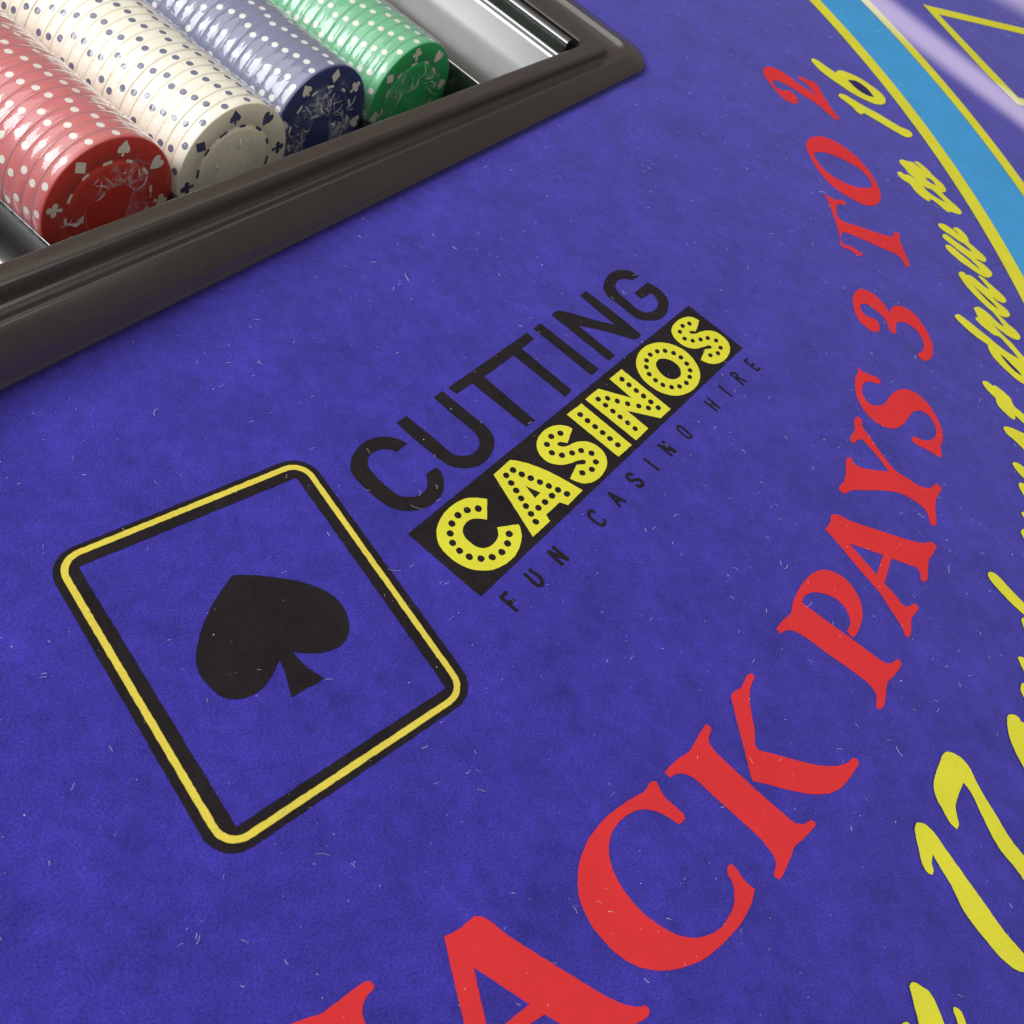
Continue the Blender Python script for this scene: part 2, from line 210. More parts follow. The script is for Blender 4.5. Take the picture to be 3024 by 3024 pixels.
'red_Y': '4280,11056 4318,11320 4314,11478 4277,11714 4289,11829 4349,11848 4400,11768 4515,11755 4727,11837 4995,11983* 4805,12152 4578,12298 4438,12370 4372,12306 4328,12188 4265,12212 4264,12333 4297,12514 4253,12731 4295,12834 4356,12825 4397,12693 4627,12471 4924,12202 5094,12086 5327,12048 5532,12025 5679,12067 5770,12155 5833,12274 5901,12244 5865,11992 5857,11793 5896,11536 5910,11375 5827,11342 5792,11435 5714,11571 5505,11651 5279,11658 5044,11562 4685,11332 4465,11182 4344,11037',
'red_S': '4077,14036* 4168,13986 4330,13993 4491,14016 4550,13983 4524,13886 4357,13825 4268,13711 4255,13547 4306,13396 4417,13291 4571,13323 4684,13459 4756,13694 4856,13942 4999,14096 5184,14149 5413,14069 5630,13849 5764,13612 5823,13363 5803,13134 5845,12988 5804,12889 5710,12910 5551,12920 5369,12913 5279,12956 5310,13060 5427,13079 5576,13157 5667,13287 5688,13448 5628,13624 5505,13757 5368,13770 5244,13678 5164,13470 5070,13182 4938,12995 4764,12924 4551,12949 4344,13089 4182,13341 4118,13559 4101,13817 4121,13911',
'red_3': '3690,15810 3706,16018 3789,16180 3921,16240 4085,16222 4242,16129 4366,16010 4433,15915* 4445,16075 4512,16227 4609,16299 4767,16326 4956,16246 5119,16078 5246,15911 5338,15721 5380,15545 5390,15348 5331,15188 5255,15104 5186,15113 5110,15168 5134,15250 5191,15346 5198,15506 5154,15653 5068,15783 4933,15874 4807,15893 4672,15847 4613,15764 4605,15637 4629,15471 4611,15410 4560,15403 4502,15448 4435,15606 4320,15728 4150,15806 3987,15836 3889,15788 3860,15703 3897,15584 3988,15511 4093,15503 4191,15543 4260,15492 4305,15395 4315,15285 4280,15198 4199,15166 4076,15185 3946,15238 3827,15380 3741,15578',
'red_T': '2573,18581 2652,18584 2793,18576 2970,18705 3037,18662 3016,18558 2923,18521 2883,18414 2911,18198 2970,18047 3037,18007 3394,18095 3770,18200 4032,18301 4159,18381 4162,18552 4248,18595 4306,18378 4435,18097 4570,17827 4619,17692 4568,17604 4515,17653 4440,17778 4316,17831 4028,17804 3646,17758 3325,17701 3176,17666 3141,17537 3170,17335 3230,17260 3372,17322 3529,17301 3641,17272 3642,17197 3572,17161 3375,17197 3228,17163 3159,17229 3145,17346 3044,17646 2914,17928 2754,18259 2658,18449',
'red_O': '1850,20009 1850,20202 1925,20434 2056,20598 2263,20698 2507,20710 2787,20640 3059,20488 3322,20255 3528,19975 3665,19674 3711,19435 3666,19219 3556,19041 3398,18935 3165,18925 2889,18942 2618,19035 2367,19220 2139,19471 1964,19744 1881,19887|2084,19844 2172,20008 2354,20113 2606,20173 2907,20187 3159,20134 3345,19983 3442,19821 3442,19695 3352,19573 3139,19424 2855,19350 2595,19368 2358,19466 2187,19629 2106,19735',
'red_2': '350,21992 337,22136 368,22277 452,22380 614,22425 858,22401 1138,22304 1387,22244 1565,22216 1670,22101* 1576,22271 1443,22393 1321,22461 1181,22509 1109,22543 1125,22620 1218,22642 1369,22649 1463,22721 1584,22660 1736,22445 1913,22197 2081,21988 2241,21817 2324,21715 2316,21644 2259,21606 2124,21652 1911,21765 1680,21861 1461,21886 1193,21944 932,21967 746,21940 654,21874 644,21783 710,21679 818,21623 934,21671 1020,21764 1122,21780 1246,21697 1326,21569 1341,21449 1296,21366 1179,21326 1005,21352 783,21498 568,21699 425,21852',
'yel_6': '1232,23665 1255,23753 1364,23767 1624,23701 1883,23636* 1887,23735 1973,23879 2163,23949 2473,23985 2777,23921 3016,23834 3174,23683 3215,23524 3162,23319 3027,23189 2773,23118 2398,23118 2053,23196 1702,23294 1404,23454|2202,23601* 2398,23762 2678,23697 2929,23457* 2754,23368 2528,23395',
'yel_1': '2124,22687 2147,22801 2245,22863 2444,22854 2779,22815 3107,22812 3441,22773 3728,22750 3943,22780 4009,22742 3998,22522 3922,22444 3600,22428 3269,22467 3005,22490 2806,22517* 2772,22396 2699,22383 2526,22503 2317,22585',
'yel_to': '3888,21285 3904,21361 3954,21409 4046,21440 4196,21514 4263,21491 4414,21445* 4290,21532 4223,21555 4240,21611 4300,21646 4442,21606 4579,21533 4670,21444 4841,21347 4997,21237 5055,21135 5064,21058 5025,20979 4976,20918* 5087,20841 5254,20747 5386,20677 5470,20618 5501,20538 5485,20463 5427,20416 5337,20387 5231,20357* 5250,20321 5206,20294 5111,20314 4947,20393 4818,20437 4741,20428* 4762,20384 4731,20315 4646,20317 4517,20360 4382,20441 4290,20549 4237,20597 4094,20615 3968,20679 3913,20769 3930,20837 3994,20883 4061,20855 4162,20924 4258,20916 4363,20894* 4270,20942 4152,21001 4023,21137 3935,21198|4523,20814* 4620,20793 4742,20824 4874,20767 5009,20684 5111,20613* 4955,20606 4797,20624 4666,20668|4545,21149* 4602,21204 4697,21209 4777,21141 4816,21078* 4730,21068 4632,21089',
'yel_w': '5031,19615 5050,19688 5104,19738 5182,19762 5277,19746 5385,19730 5526,19653* 5450,19743 5375,19766 5394,19840 5463,19891 5559,19864 5673,19785 5736,19684 5759,19571* 5870,19514 5981,19457 6105,19391 6176,19323 6194,19253 6174,19181 6125,19139 6046,19135 5939,19095* 6051,19085 6157,19060 6266,18995 6342,18934 6356,18840 6324,18741 6228,18648 6126,18634 5970,18656 5838,18689 5680,18722 5504,18802 5367,18875 5281,18951 5273,19030 5306,19086 5370,19095 5450,19078 5614,19005 5749,18952 5925,18870 6086,18809* 6029,18875 5863,18987 5728,19041 5580,19084 5430,19148 5294,19202 5197,19248 5164,19307 5183,19380 5231,19423 5325,19407 5448,19361 5583,19327 5718,19292 5864,19278* 5777,19366 5639,19431 5561,19428 5412,19462 5303,19488 5169,19513 5071,19560',
'yel_a': '5643,18274 5655,18354 5700,18410 5750,18424 5806,18377* 5888,18436 5977,18418 6114,18358 6264,18299 6337,18302* 6242,18396 6148,18480 6054,18553* 6088,18589 6168,18592 6321,18510 6474,18429 6625,18348 6703,18275 6725,18202 6704,18140 6628,18081 6542,18073 6409,18110* 6501,18039 6605,17990 6723,17953 6814,17872 6832,17809 6801,17725 6699,17646 6573,17620 6458,17625 6236,17731 6009,17879 5855,18000 5725,18145|5963,18161* 6137,18077 6287,17998 6437,17919 6589,17799* 6443,17835 6264,17933 6079,18074',
'yel_r': '6064,17411 6086,17478 6166,17544 6266,17534 6412,17478 6561,17381 6648,17344 6740,17343* 6641,17446 6549,17546 6460,17604* 6516,17624 6675,17582 6823,17485 6968,17430 7057,17351 7092,17283 7053,17164 6957,17120 6846,17115 6703,17149 6560,17194 6480,17230* 6606,17135 6752,17040 6925,16948 7072,16815 7258,16679* 7264,16563* 7091,16590* 6981,16703 6865,16797 6792,16853 6675,16937 6633,16941 6538,16912 6424,16947 6280,17000 6148,17085 6114,17122 6169,17203* 6114,17321',
'yel_d': '5695,16855 5716,16922 5780,16978 5865,16962 6008,16918 6210,16837 6410,16767 6595,16686 6779,16625 6946,16593 7098,16590* 7262,16597* 7294,15932* 7119,15934 6953,16002 6758,16107 6586,16232 6481,16371 6440,16461 6443,16514* 6344,16539 6191,16571 6048,16624 5874,16715 5757,16788|6695,16438* 6821,16395 6963,16305 7104,16216 7189,16134* 7081,16139 6941,16209 6813,16308',
'yel_t': '6412,15382 6448,15427 6511,15444 6618,15407* 6649,15450 6746,15436 6897,15378 6995,15317 7036,15214 7073,15158 7170,15121 7310,15058* 7322,14809* 7226,14867 7095,14930* 7113,14832 7094,14789 7034,14798 6886,14865 6761,14951 6712,15046 6703,15112* 6601,15168 6483,15250',
'yel_p1': '6900,14447 6943,14507 7016,14537 7158,14559 7333,14572* 7355,14126* 7260,14193 7090,14283 6961,14338',
'yel_p2': '7120,13678 7163,13724 7243,13737 7375,13706* 7389,13419* 7297,13482 7170,13585',
'yel_p3': '7261,13258 7298,13305 7394,13308* 7409,13001* 7325,13106 7272,13194',
'yel_p4': '7346,12615 7379,12657 7439,12697* 7449,12498* 7376,12557',
'yel_p5': '7360,12198 7384,12257 7457,12320* 7472,12026* 7390,12123',
'yel_p6': '6854,10970 6884,11011 6933,11033 7022,11019 7174,10933 7324,10846 7519,10738* 7529,10519* 7449,10553 7302,10613 7115,10716 6979,10802 6886,10881',
'yel_p7': '7459,10427* 7489,10466 7544,10512* 7559,10187* 7489,10323',
'yel_p8': '7438,9688 7464,9726 7505,9735 7581,9741* 7596,9423* 7521,9546 7469,9629',
'yel_p9': '7509,9195 7522,9262 7548,9295 7600,9329* 7615,9015* 7544,9091 7515,9147',
'yel_p10': '7334,8583 7344,8624 7394,8674 7459,8696 7513,8677 7541,8637 7581,8638 7632,8667* 7669,7893* 7581,7995 7491,8112 7406,8252 7359,8383 7339,8489',
'yel_17a': '6451,7506 6506,7579 6597,7605 6755,7580 6833,7526 6984,7334 7249,7066 7528,6796 7754,6662* 7771,6315* 7607,6455 7340,6623 7055,6964 6873,7192 6775,7259* 6723,7051 6702,6859 6745,6723 6773,6639 6749,6579 6688,6595 6535,6731 6408,6884 6368,7025 6383,7198 6423,7388',
'yel_17b': '6186,6315 6201,6380 6275,6419 6415,6395 6585,6274 6898,6043 7204,5818 7503,5598 7758,5466 7831,5417* 7836,5304* 7691,5240 7524,5263 7237,5402 6939,5600 6726,5848 6557,5999 6465,6091* 6464,5971 6498,5896 6489,5838 6433,5828 6360,5881 6282,6044 6212,6214',
'yel_q1': '6370,4485 6393,4508 6489,4513 6609,4493 6667,4446 6729,4373 6816,4247 6843,4197* 6545,4062* 6474,4210 6416,4330',
'yel_q2': '6905,4463 6930,4479 7017,4464 7054,4411 7104,4325* 7003,4279* 6951,4374',
'yel_q3': '6322,4021 6339,4044 6378,4068 6415,4063 6446,4026* 6290,3955*',
'box': '3428,29826* 6590,31865* 6609,31458* 3923,29725* 6507,27292* 6794,27466* 6812,27074* 6505,26870* 5594,27647*',
'boxfill': '3604,29770* 6600,31661* 6802,27285* 6506,27068*',
}
STROKE = {
'tag_F': (41.1, '359,6460 619,6393|377,6460 404,6560|493,6425 525,6518'),
'tag_U': (40.3, '508,6938 671,6881 722,6873 765,6903 756,6964 692,7010 536,7032'),
'tag_N': (41.8, '654,7422 893,7345|654,7422 931,7459|683,7525 931,7459'),
'tag_C': (39.5, '996,8378 952,8383 920,8340 933,8286 988,8249 1087,8226 1149,8234 1183,8278 1176,8325 1153,8351'),
'tag_A': (38.0, '1060,8812 1282,8686|1060,8812 1327,8812|1194,8723 1231,8798'),
'tag_S': (37.9, '1273,9314 1238,9327 1205,9295 1202,9244 1239,9202 1290,9212 1337,9275 1388,9306 1430,9294 1452,9243 1433,9188 1379,9180'),
'tag_I': (36.0, '1328,9708 1588,9646'),
'tag_N2': (37.0, '1440,10095 1693,10027|1440,10095 1729,10133|1475,10196 1729,10133'),
'tag_O': (33.6, '1597,10618 1609,10645 1641,10665 1707,10648 1820,10606 1853,10581 1848,10550 1806,10516 1695,10541 1613,10576 1597,10618'),
'tag_H': (35.4, '1831,11414 2076,11352|1857,11520 2105,11436|1959,11384 1989,11475'),
'tag_I2': (34.7, '1965,11894 2214,11816'),
'tag_R': (32.2, '2078,12277 2326,12200|2078,12277 2093,12338 2138,12363 2188,12328 2186,12264 2159,12239|2189,12284 2358,12306'),
'tag_E': (33.1, '2206,12738 2458,12670|2209,12740 2244,12823|2332,12705 2368,12783|2458,12670 2491,12763'),
}

def smooth(pts, corner, step=.0035):
    """closed outline through the points: rounded between smooth points, sharp at corners"""
    n = len(pts); out = []
    tan = []
    for i in range(n):
        a, b, c = pts[i - 1], pts[i], pts[(i + 1) % n]
        d0, d1 = (b - a).length, (c - b).length
        if d0 < 1e-9 or d1 < 1e-9: tan.append(Vector((0, 0))); continue
        tan.append(((b - a) / d0 * d1 + (c - b) / d1 * d0) / (d0 + d1))
    for i in range(n):
        p, q = pts[i], pts[(i + 1) % n]; d = (q - p).length
        if corner[i] and corner[(i + 1) % n]:
            tp = tq = (q - p)
        else:
            tp, tq = tan[i] * d, tan[(i + 1) % n] * d
            if corner[i]: tp = (q - p) * 1.5 - tq * .5
            if corner[(i + 1) % n]: tq = (q - p) * 1.5 - tp * .5
        m = max(1, int(d / step))
        for k in range(m):
            t = k / m
            h = ((1 + 2 * t) * (1 - t) ** 2) * p + (t * (1 - t) ** 2) * tp + (t * t * (3 - 2 * t)) * q + (t * t * (t - 1)) * tq
            out.append(h)
    return out

def outlines(text):
    loops = []
    for l in text.split('|'):
        raw = l.split()
        pts = [Vector([float(v) for v in s.rstrip('*').split(',')]) / 10000 for s in raw]
        loops.append(smooth(pts, [s.endswith('*') for s in raw]))
    return loops

def fill(name, loops, z, offset=0.0):
    """flat filled print with holes, at its place on the cloth, in metres"""
    cu = bpy.data.curves.new(name, "CURVE")
    cu.dimensions = "2D"; cu.fill_mode = "BOTH"; cu.offset = offset * U
    for lp in loops:
        sp = cu.splines.new("POLY"); sp.points.add(len(lp) - 1)
        for pt, v in zip(sp.points, lp): pt.co = (v.x * U, v.y * U, 0, 1)
        sp.use_cyclic_u = True
    ob = bpy.data.objects.new(name, cu)
    COL.objects.link(ob)
    dg = bpy.context.evaluated_depsgraph_get()
    me = bpy.data.meshes.new_from_object(ob.evaluated_get(dg))
    bpy.data.objects.remove(ob); bpy.data.curves.remove(cu)
    me.name = name
    me.materials.clear()
    for v in me.vertices: v.co.z = z
    bm = bmesh.new(); bm.from_mesh(me)
    for f in bm.faces:
        if f.normal.z < 0: f.normal_flip()
    bm.to_mesh(me); bm.free()
    return me

def fuzz(loops, amp=.00028):
    """dye bleeding into the nap: a slightly ragged edge"""
    return [[v + Vector((random.uniform(-amp, amp), random.uniform(-amp, amp))) for v in lp] for lp in loops]

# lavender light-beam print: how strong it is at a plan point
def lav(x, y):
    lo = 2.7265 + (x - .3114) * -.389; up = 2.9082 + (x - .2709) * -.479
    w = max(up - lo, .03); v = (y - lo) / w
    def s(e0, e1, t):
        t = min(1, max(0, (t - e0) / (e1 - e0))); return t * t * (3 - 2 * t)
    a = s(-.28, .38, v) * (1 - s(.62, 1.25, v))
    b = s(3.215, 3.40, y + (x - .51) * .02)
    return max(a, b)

# ------------------------------------------------------------------ the gaming table
table = tag(empty('gaming_table'), 'blue felt blackjack table top printed with logo, red and yellow lettering', 'table')
ANG = math.radians(73.2)
F = Vector((math.cos(ANG), math.sin(ANG), 0)); A = Vector((-F.y, F.x, 0)); Z = Vector((0, 0, 1))
def P(s, a, z=0.0): return (F * s + A * a + Z * z) * U      # tray frame (along its front, away from the cloth, up)

def slab(name, z0, z1, mat):
    hole = [P(.02, .775), P(1.80, .775), P(1.80, 2.55), P(.02, 2.55)]
    rect = [Vector((.75, -.45, 0)), Vector((.75, 1.25, 0)), Vector((-.95, 1.25, 0)), Vector((-.95, -.45, 0))]
    vs = []; fs = []
    for z in (z1, z0):
        vs += [(p.x, p.y, z) for p in rect] + [(p.x, p.y, z) for p in hole]
    for i in range(4):
        j = (i + 1) % 4
        fs += [(i, j, 4 + j, 4 + i), (8 + j, 8 + i, 12 + i, 12 + j), (i + 8, j + 8, j, i), (4 + i, 4 + j, 12 + j, 12 + i)]
    me = mesh(name, vs, fs)
    bm = bmesh.new(); bm.from_mesh(me); bmesh.ops.recalc_face_normals(bm, faces=bm.faces); bm.to_mesh(me); bm.free()
    return link(name, me, mat, table)
slab('felt', -.0015, 0.0, M['felt'])
M['board'] = plastic('table_board', (.10, .07, .05), .6)
slab('table_board', -.022, -.0016, M['board'])

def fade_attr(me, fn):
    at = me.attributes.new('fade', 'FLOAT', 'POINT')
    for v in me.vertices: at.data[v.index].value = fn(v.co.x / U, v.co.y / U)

MM = .001
def printed(name, key, mat, z, label=None, halo=0.0, parent=None, edge=True, fn=None):
    lo = outlines(PRINT[key]) if isinstance(key, str) else key
    f = fuzz(lo) if edge else lo
    me = fill(name, f, z * MM)
    if mat is M['yellow']: fade_attr(me, fn or (lambda x, y: 0.0))
    o = link(name, me, mat, parent or table)
    if label: o['label'] = label
    if halo:                                   # dye edge round the outside of the shape; narrow slits fill with it too
        lp = lo[0]; n = len(lp); out = []
        area2 = sum(lp[k - 1].x * lp[k].y - lp[k].x * lp[k - 1].y for k in range(n)); sg = 1 if area2 > 0 else -1
        for k in range(n):
            t = (lp[(k + 1) % n] - lp[k - 1]); t = t.normalized() if t.length > 1e-9 else Vector((1, 0))
            out.append(lp[k] + Vector((t.y, -t.x)) * sg * halo)
        link('dark_outline', fill('dark_outline', [out] + ([] if len(lo[0]) < 400 else lo[1:]), (z - .06) * MM), M['halo'], o)
    return o

# --- lavender beams, light blue arc with its yellow lines, betting box
def grid(name, x0, x1, y0, y1, nx, ny, z):
    vs = [(U * (x0 + (x1 - x0) * i / nx), U * (y0 + (y1 - y0) * j / ny), z * MM) for j in range(ny + 1) for i in range(nx + 1)]
    fs = [(j * (nx + 1) + i, j * (nx + 1) + i + 1, (j + 1) * (nx + 1) + i + 1, (j + 1) * (nx + 1) + i) for j in range(ny) for i in range(nx)]
    return mesh(name, vs, fs)
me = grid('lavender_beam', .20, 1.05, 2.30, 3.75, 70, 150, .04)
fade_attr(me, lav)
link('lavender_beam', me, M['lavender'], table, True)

CEN = Vector((-1.58034, .67211))
def arc(r0, r1, a0=-62, a1=78, n=260):
    o = []; 
    for k in range(n + 1):
        a = math.radians(a0 + (a1 - a0) * k / n); o.append(CEN + Vector((math.cos(a), math.sin(a))) * r1)
    for k in range(n, -1, -1):
        a = math.radians(a0 + (a1 - a0) * k / n); o.append(CEN + Vector((math.cos(a), math.sin(a))) * r0)
    return [o]
printed('blue_arc_band', arc(2.606, 2.774), M['sky'], .08, edge=False)
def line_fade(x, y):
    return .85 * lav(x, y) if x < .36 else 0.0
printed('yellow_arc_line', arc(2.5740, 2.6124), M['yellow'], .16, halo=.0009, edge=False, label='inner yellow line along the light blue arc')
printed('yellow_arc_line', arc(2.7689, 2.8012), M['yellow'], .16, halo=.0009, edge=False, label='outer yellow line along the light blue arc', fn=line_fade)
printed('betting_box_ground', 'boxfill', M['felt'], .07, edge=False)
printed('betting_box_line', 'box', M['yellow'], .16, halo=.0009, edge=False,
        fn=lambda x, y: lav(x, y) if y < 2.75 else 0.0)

# --- red arc lettering
PRINT['red_K'] += '|' + PRINT['red_K2']
for key, ch, word in (('red_J', 'J', 'BLACKJACK'), ('red_A', 'A', 'BLACKJACK'), ('red_C', 'C', 'BLACKJACK'), ('red_K', 'K', 'BLACKJACK'),
                      ('red_P', 'P', 'PAYS'), ('red_A2', 'A', 'PAYS'), ('red_Y', 'Y', 'PAYS'), ('red_S', 'S', 'PAYS'), ('red_3', '3', 'PAYS 3 TO 2'),
                      ('red_T', 'T', 'TO'), ('red_O', 'O', 'TO'), ('red_2', '2', 'PAYS 3 TO 2')):
    o = printed('printed_letter', key, M['red'], .12, 'red serif %s of %s' % (ch, word))

# --- yellow script on the outer arc
SZ = [.16]
def nz():
    SZ[0] += .004; return SZ[0]
for key, lab in (('yel_6', 'yellow script 6 of 16'), ('yel_1', 'yellow script 1 of 16'), ('yel_to', 'yellow script word to'), ('yel_w', 'yellow script w of draw'),
                 ('yel_a', 'yellow script a of draw'), ('yel_r', 'yellow script r of draw'), ('yel_d', 'yellow script d of draw'), ('yel_t', 'yellow script t of must')):
    printed('script_letter', key, M['yellow'], nz(), lab, halo=0.0 if key in ('yel_to', 'yel_r') else .0009, edge=False)
for k in range(1, 11):
    printed('script_letter', 'yel_p%d' % k, M['yellow'], nz(), 'yellow script stroke cut by the frame', halo=.0009)
printed('script_letter', 'yel_17a', M['yellow'], nz(), 'yellow script 7 of 17', halo=.0006)
printed('script_letter', 'yel_17b', M['yellow'], nz(), 'yellow script 1 of 17', halo=.0006)
for k in (1, 2, 3):
    printed('script_letter', 'yel_q%d' % k, M['yellow'], nz(), 'yellow script stroke at the lower edge', halo=.0010)

# --- the logo: playing card outline, spade, name
def rounded(c, r, n=12):
    o = []
    for i in range(4):
        p, a, b = c[i], c[i - 1], c[(i + 1) % 4]
        u, v = (a - p).normalized(), (b - p).normalized()
        if r <= 0: o.append(p); continue
        th = u.angle(v) / 2
        s, e = p + u * r / math.tan(th), p + v * r / math.tan(th)
        ctr = p + (u + v).normalized() * r / math.sin(th)
        a0 = math.atan2(*(s - ctr).yx); a1 = math.atan2(*(e - ctr).yx)
        d = (a1 - a0 + math.pi) % (2 * math.pi) - math.pi
        o += [ctr + Vector((math.cos(a0 + d * k / n), math.sin(a0 + d * k / n))) * r for k in range(n + 1)]
    return o
def dense(lp, step=.006):
    o = []
    for i, p in enumerate(lp):
        q = lp[(i + 1) % len(lp)]; m = max(1, int((q - p).length / step))
        o += [p.lerp(q, k / m) for k in range(m)]
    return o
V2 = lambda l: [Vector(p) / 10000 for p in l]
card_o = V2([(-4288, 4109), (-2680, 7000), (640, 5163), (-877, 2197)])
card_y = V2([(-4146, 4171), (-2644, 6851), (485, 5091), (-918, 2376)])
card_i = V2([(-3923, 4234), (-2579, 6608), (275, 5020), (-955, 2608)])
ctr = sum(card_y, Vector((0, 0))) / 4
def grow(c, d):
    # shift every side by d
    o = []
    for i in range(4):
        p, a, b = c[i], c[i - 1], c[(i + 1) % 4]
        u, v = (a - p).normalized(), (b - p).normalized()
        o.append(p - (u + v) * d / math.sin(u.angle(v)))
    return o
card = printed('logo_card_outline', fuzz([dense(rounded(card_o, .035)), dense(rounded(card_i, .002))]), M['black'], .10, 'thick black playing card outline')
card_line = printed('card_gold_line', fuzz([dense(rounded(grow(card_y, .0037), .028), .004), dense(rounded(grow(card_y, -.0037), .021), .004)], .0002), M['gold'], .15, parent=card)
printed('spade_symbol', 'spade', M['black'], .10, 'large black spade inside the card outline')
banner = printed('logo_banner', 'band', M['black'], .10, 'black banner behind the dotted yellow name')
for key, ch in (('cas_C', 'C'), ('cas_A', 'A'), ('cas_S', 'first S'), ('cas_I', 'I'), ('cas_N', 'N'), ('cas_O', 'O'), ('cas_S2', 'last S')):
    printed('banner_letter', key, M['yellow'], .15, 'yellow %s of CASINOS with bulb dots' % ch, parent=banner)
for key, ch in (('cut_C', 'C'), ('cut_U', 'U'), ('cut_TT', 'double T'), ('cut_I', 'I'), ('cut_N', 'N'), ('cut_G', 'G')):
    printed('printed_letter', key, M['black'], .10, 'black %s of CUTTING' % ch)

def ribbon(pts, w):
    """stroke of constant width with mitred joints and rounded ends, as one outline"""
    L, R = [], []
    n = len(pts)
    for i, p in enumerate(pts):
        d0 = (p - pts[i - 1]).normalized() if i else (pts[1] - p).normalized()
        d1 = (pts[i + 1] - p).normalized() if i < n - 1 else d0
        t = (d0 + d1).normalized(); nn = Vector((-t.y, t.x)); k = w / 2 / max(.45, nn.dot(Vector((-d0.y, d0.x))))
        L.append(p + nn * k); R.append(p - nn * k)
    d = (pts[0] - pts[1]).normalized(); e = (pts[-1] - pts[-2]).normalized()
    return L + [pts[-1] + e * w * .3] + R[::-1] + [pts[0] + d * w * .3]
for key, (w, txt) in STROKE.items():
    w *= 1.22
    vs, fs = [], []
    for k, pl in enumerate(txt.split('|')):
        pts = V2([tuple(float(v) for v in s.split(',')) for s in pl.split()])
        if (pts[0] - pts[-1]).length < 1e-6:
            pts = pts[:-1]; L, R = [], []
            for i, p in enumerate(pts):
                t = ((p - pts[i - 1]).normalized() + (pts[(i + 1) % len(pts)] - p).normalized()).normalized(); nn = Vector((-t.y, t.x))
                L.append(p + nn * w / 20000); R.append(p - nn * w / 20000)
            me = fill('printed_letter', fuzz([dense(L, .002), dense(R, .002)], .0006), (.10 + .006 * k) * MM)
        else:
            me = fill('printed_letter', fuzz([dense(ribbon(pts, w / 10000), .002)], .0006), (.10 + .006 * k) * MM)
        b = len(vs)
        vs += [v.co.copy() for v in me.vertices]; fs += [tuple(b + i for i in p.vertices) for p in me.polygons]
        bpy.data.meshes.remove(me)
    o = link('printed_letter', mesh('printed_letter', vs, fs), M['black'], table)
    o['label'] = 'small black %s of FUN CASINO HIRE' % key[4]

# ------------------------------------------------------------------ the chip tray
M['abs'] = plastic('black_abs_plastic', (.038, .028, .023), .24, .9, .12, .08, 1500, smear=.35)
M['abs_gloss'] = plastic('polished_black_plastic', (.012, .011, .011), .22, .8, .1, ior=1.75, smear=.2)
tray = tag(empty('chip_tray', P(.9, .85, 0)), 'black plastic chip tray with grooved rim sunk into the blue felt', 'chip tray')
def put(o, parent):                          # children built in world space, kept there
    o.parent = parent; o.matrix_parent_inverse = Matrix.Translation(parent.location).inverted()
    return o

S0, S1, A0, A1 = -.10, 1.862, .742, 2.72      # outer rim rectangle
def lip_h(s): return .085 - .047 * (s - .6)
def loop(d, r, n=10):
    """rounded rectangle inset by d, as (s, a) points"""
    ds = d * 1.55 if d > 0 else d             # the short sides carry a wider rim
    c = [(S0 + ds, A0 + d), (S1 - ds, A0 + d), (S1 - ds, A1 - ds), (S0 + ds, A1 - ds)]
    o = []
    for i, (cs, ca) in enumerate(c):
        sx, sy = ((1, 1), (-1, 1), (-1, -1), (1, -1))[i]
        a0 = (math.pi, -math.pi / 2, 0, math.pi / 2)[i]
        for k in range(n + 1):
            t = a0 + math.pi / 2 * k / n
            o.append((cs + sx * r + r * math.cos(t), ca + sy * r + r * math.sin(t)))
    return o
def dens(lp, step=.035):
    o = []
    for i, (s, a) in enumerate(lp):
        s2, a2 = lp[(i + 1) % len(lp)]; L = math.hypot(s2 - s, a2 - a); m = max(1, int(L / step))
        o += [(s + (s2 - s) * k / m, a + (a2 - a) * k / m) for k in range(m)]
    return o
# inset, corner radius, share of the lip height, extra height
PROF = [(.012, .064, .30, -.002), (.002, .073, .06, .0050), (-.0008, .075, 0, .0062), (-.0012, .075, 0, .0078), (0, .074, 0, .0094), (.003, .072, .10, .0108),
        (.012, .066, .36, .008), (.022, .058, .58, .007), (.028, .053, .70, .0065), (.031, .050, .745, .0065), (.0335, .048, .75, .004),
        (.036, .046, .735, -.001), (.042, .042, .72, -.004), (.049, .037, .73, -.007), (.056, .033, .77, -.010), (.061, .030, .83, -.010), (.0635, .029, .88, -.006),
        (.0655, .028, .935, 0), (.068, .027, .975, 0), (.0705, .026, .993, 0), (.075, .025, 1, 0), (.090, .021, 1, .0), (.0945, .020, .99, 0), (.0975, .019, .955, 0), (.099, .018, .90, 0)]
def ring(d, r, k, e):
    base = dens(loop(d, r, 10))
    return [P(s, a, k * lip_h(s) + e) for s, a in base]
N0 = None
def rim_mesh():
    vs, fs = [], []
    base_n = 10
    rows = []
    for d, r, k, e in PROF:
        lp = loop(d, r, base_n)
        # same number of samples on every ring: fixed subdivision of each straight
        o = []
        for i, (s, a) in enumerate(lp):
            s2, a2 = lp[(i + 1) % len(lp)]
            m = 60 if (i % (base_n + 1)) == base_n else 1
            for q in range(m):
                t = q / m; o.append((s + (s2 - s) * t, a + (a2 - a) * t))
        row = []
        for s, a in o:
            row.append(len(vs)); vs.append(P(s, a, k * lip_h(s) + e))
        rows.append(row)
    for a, b in zip(rows, rows[1:]):
        n = len(a)
        for i in range(n):
            j = (i + 1) % n; fs.append((a[i], a[j], b[j], b[i]))
    return mesh('rim', vs, fs)
put(link('rim', rim_mesh(), M['abs'], None, True), tray)

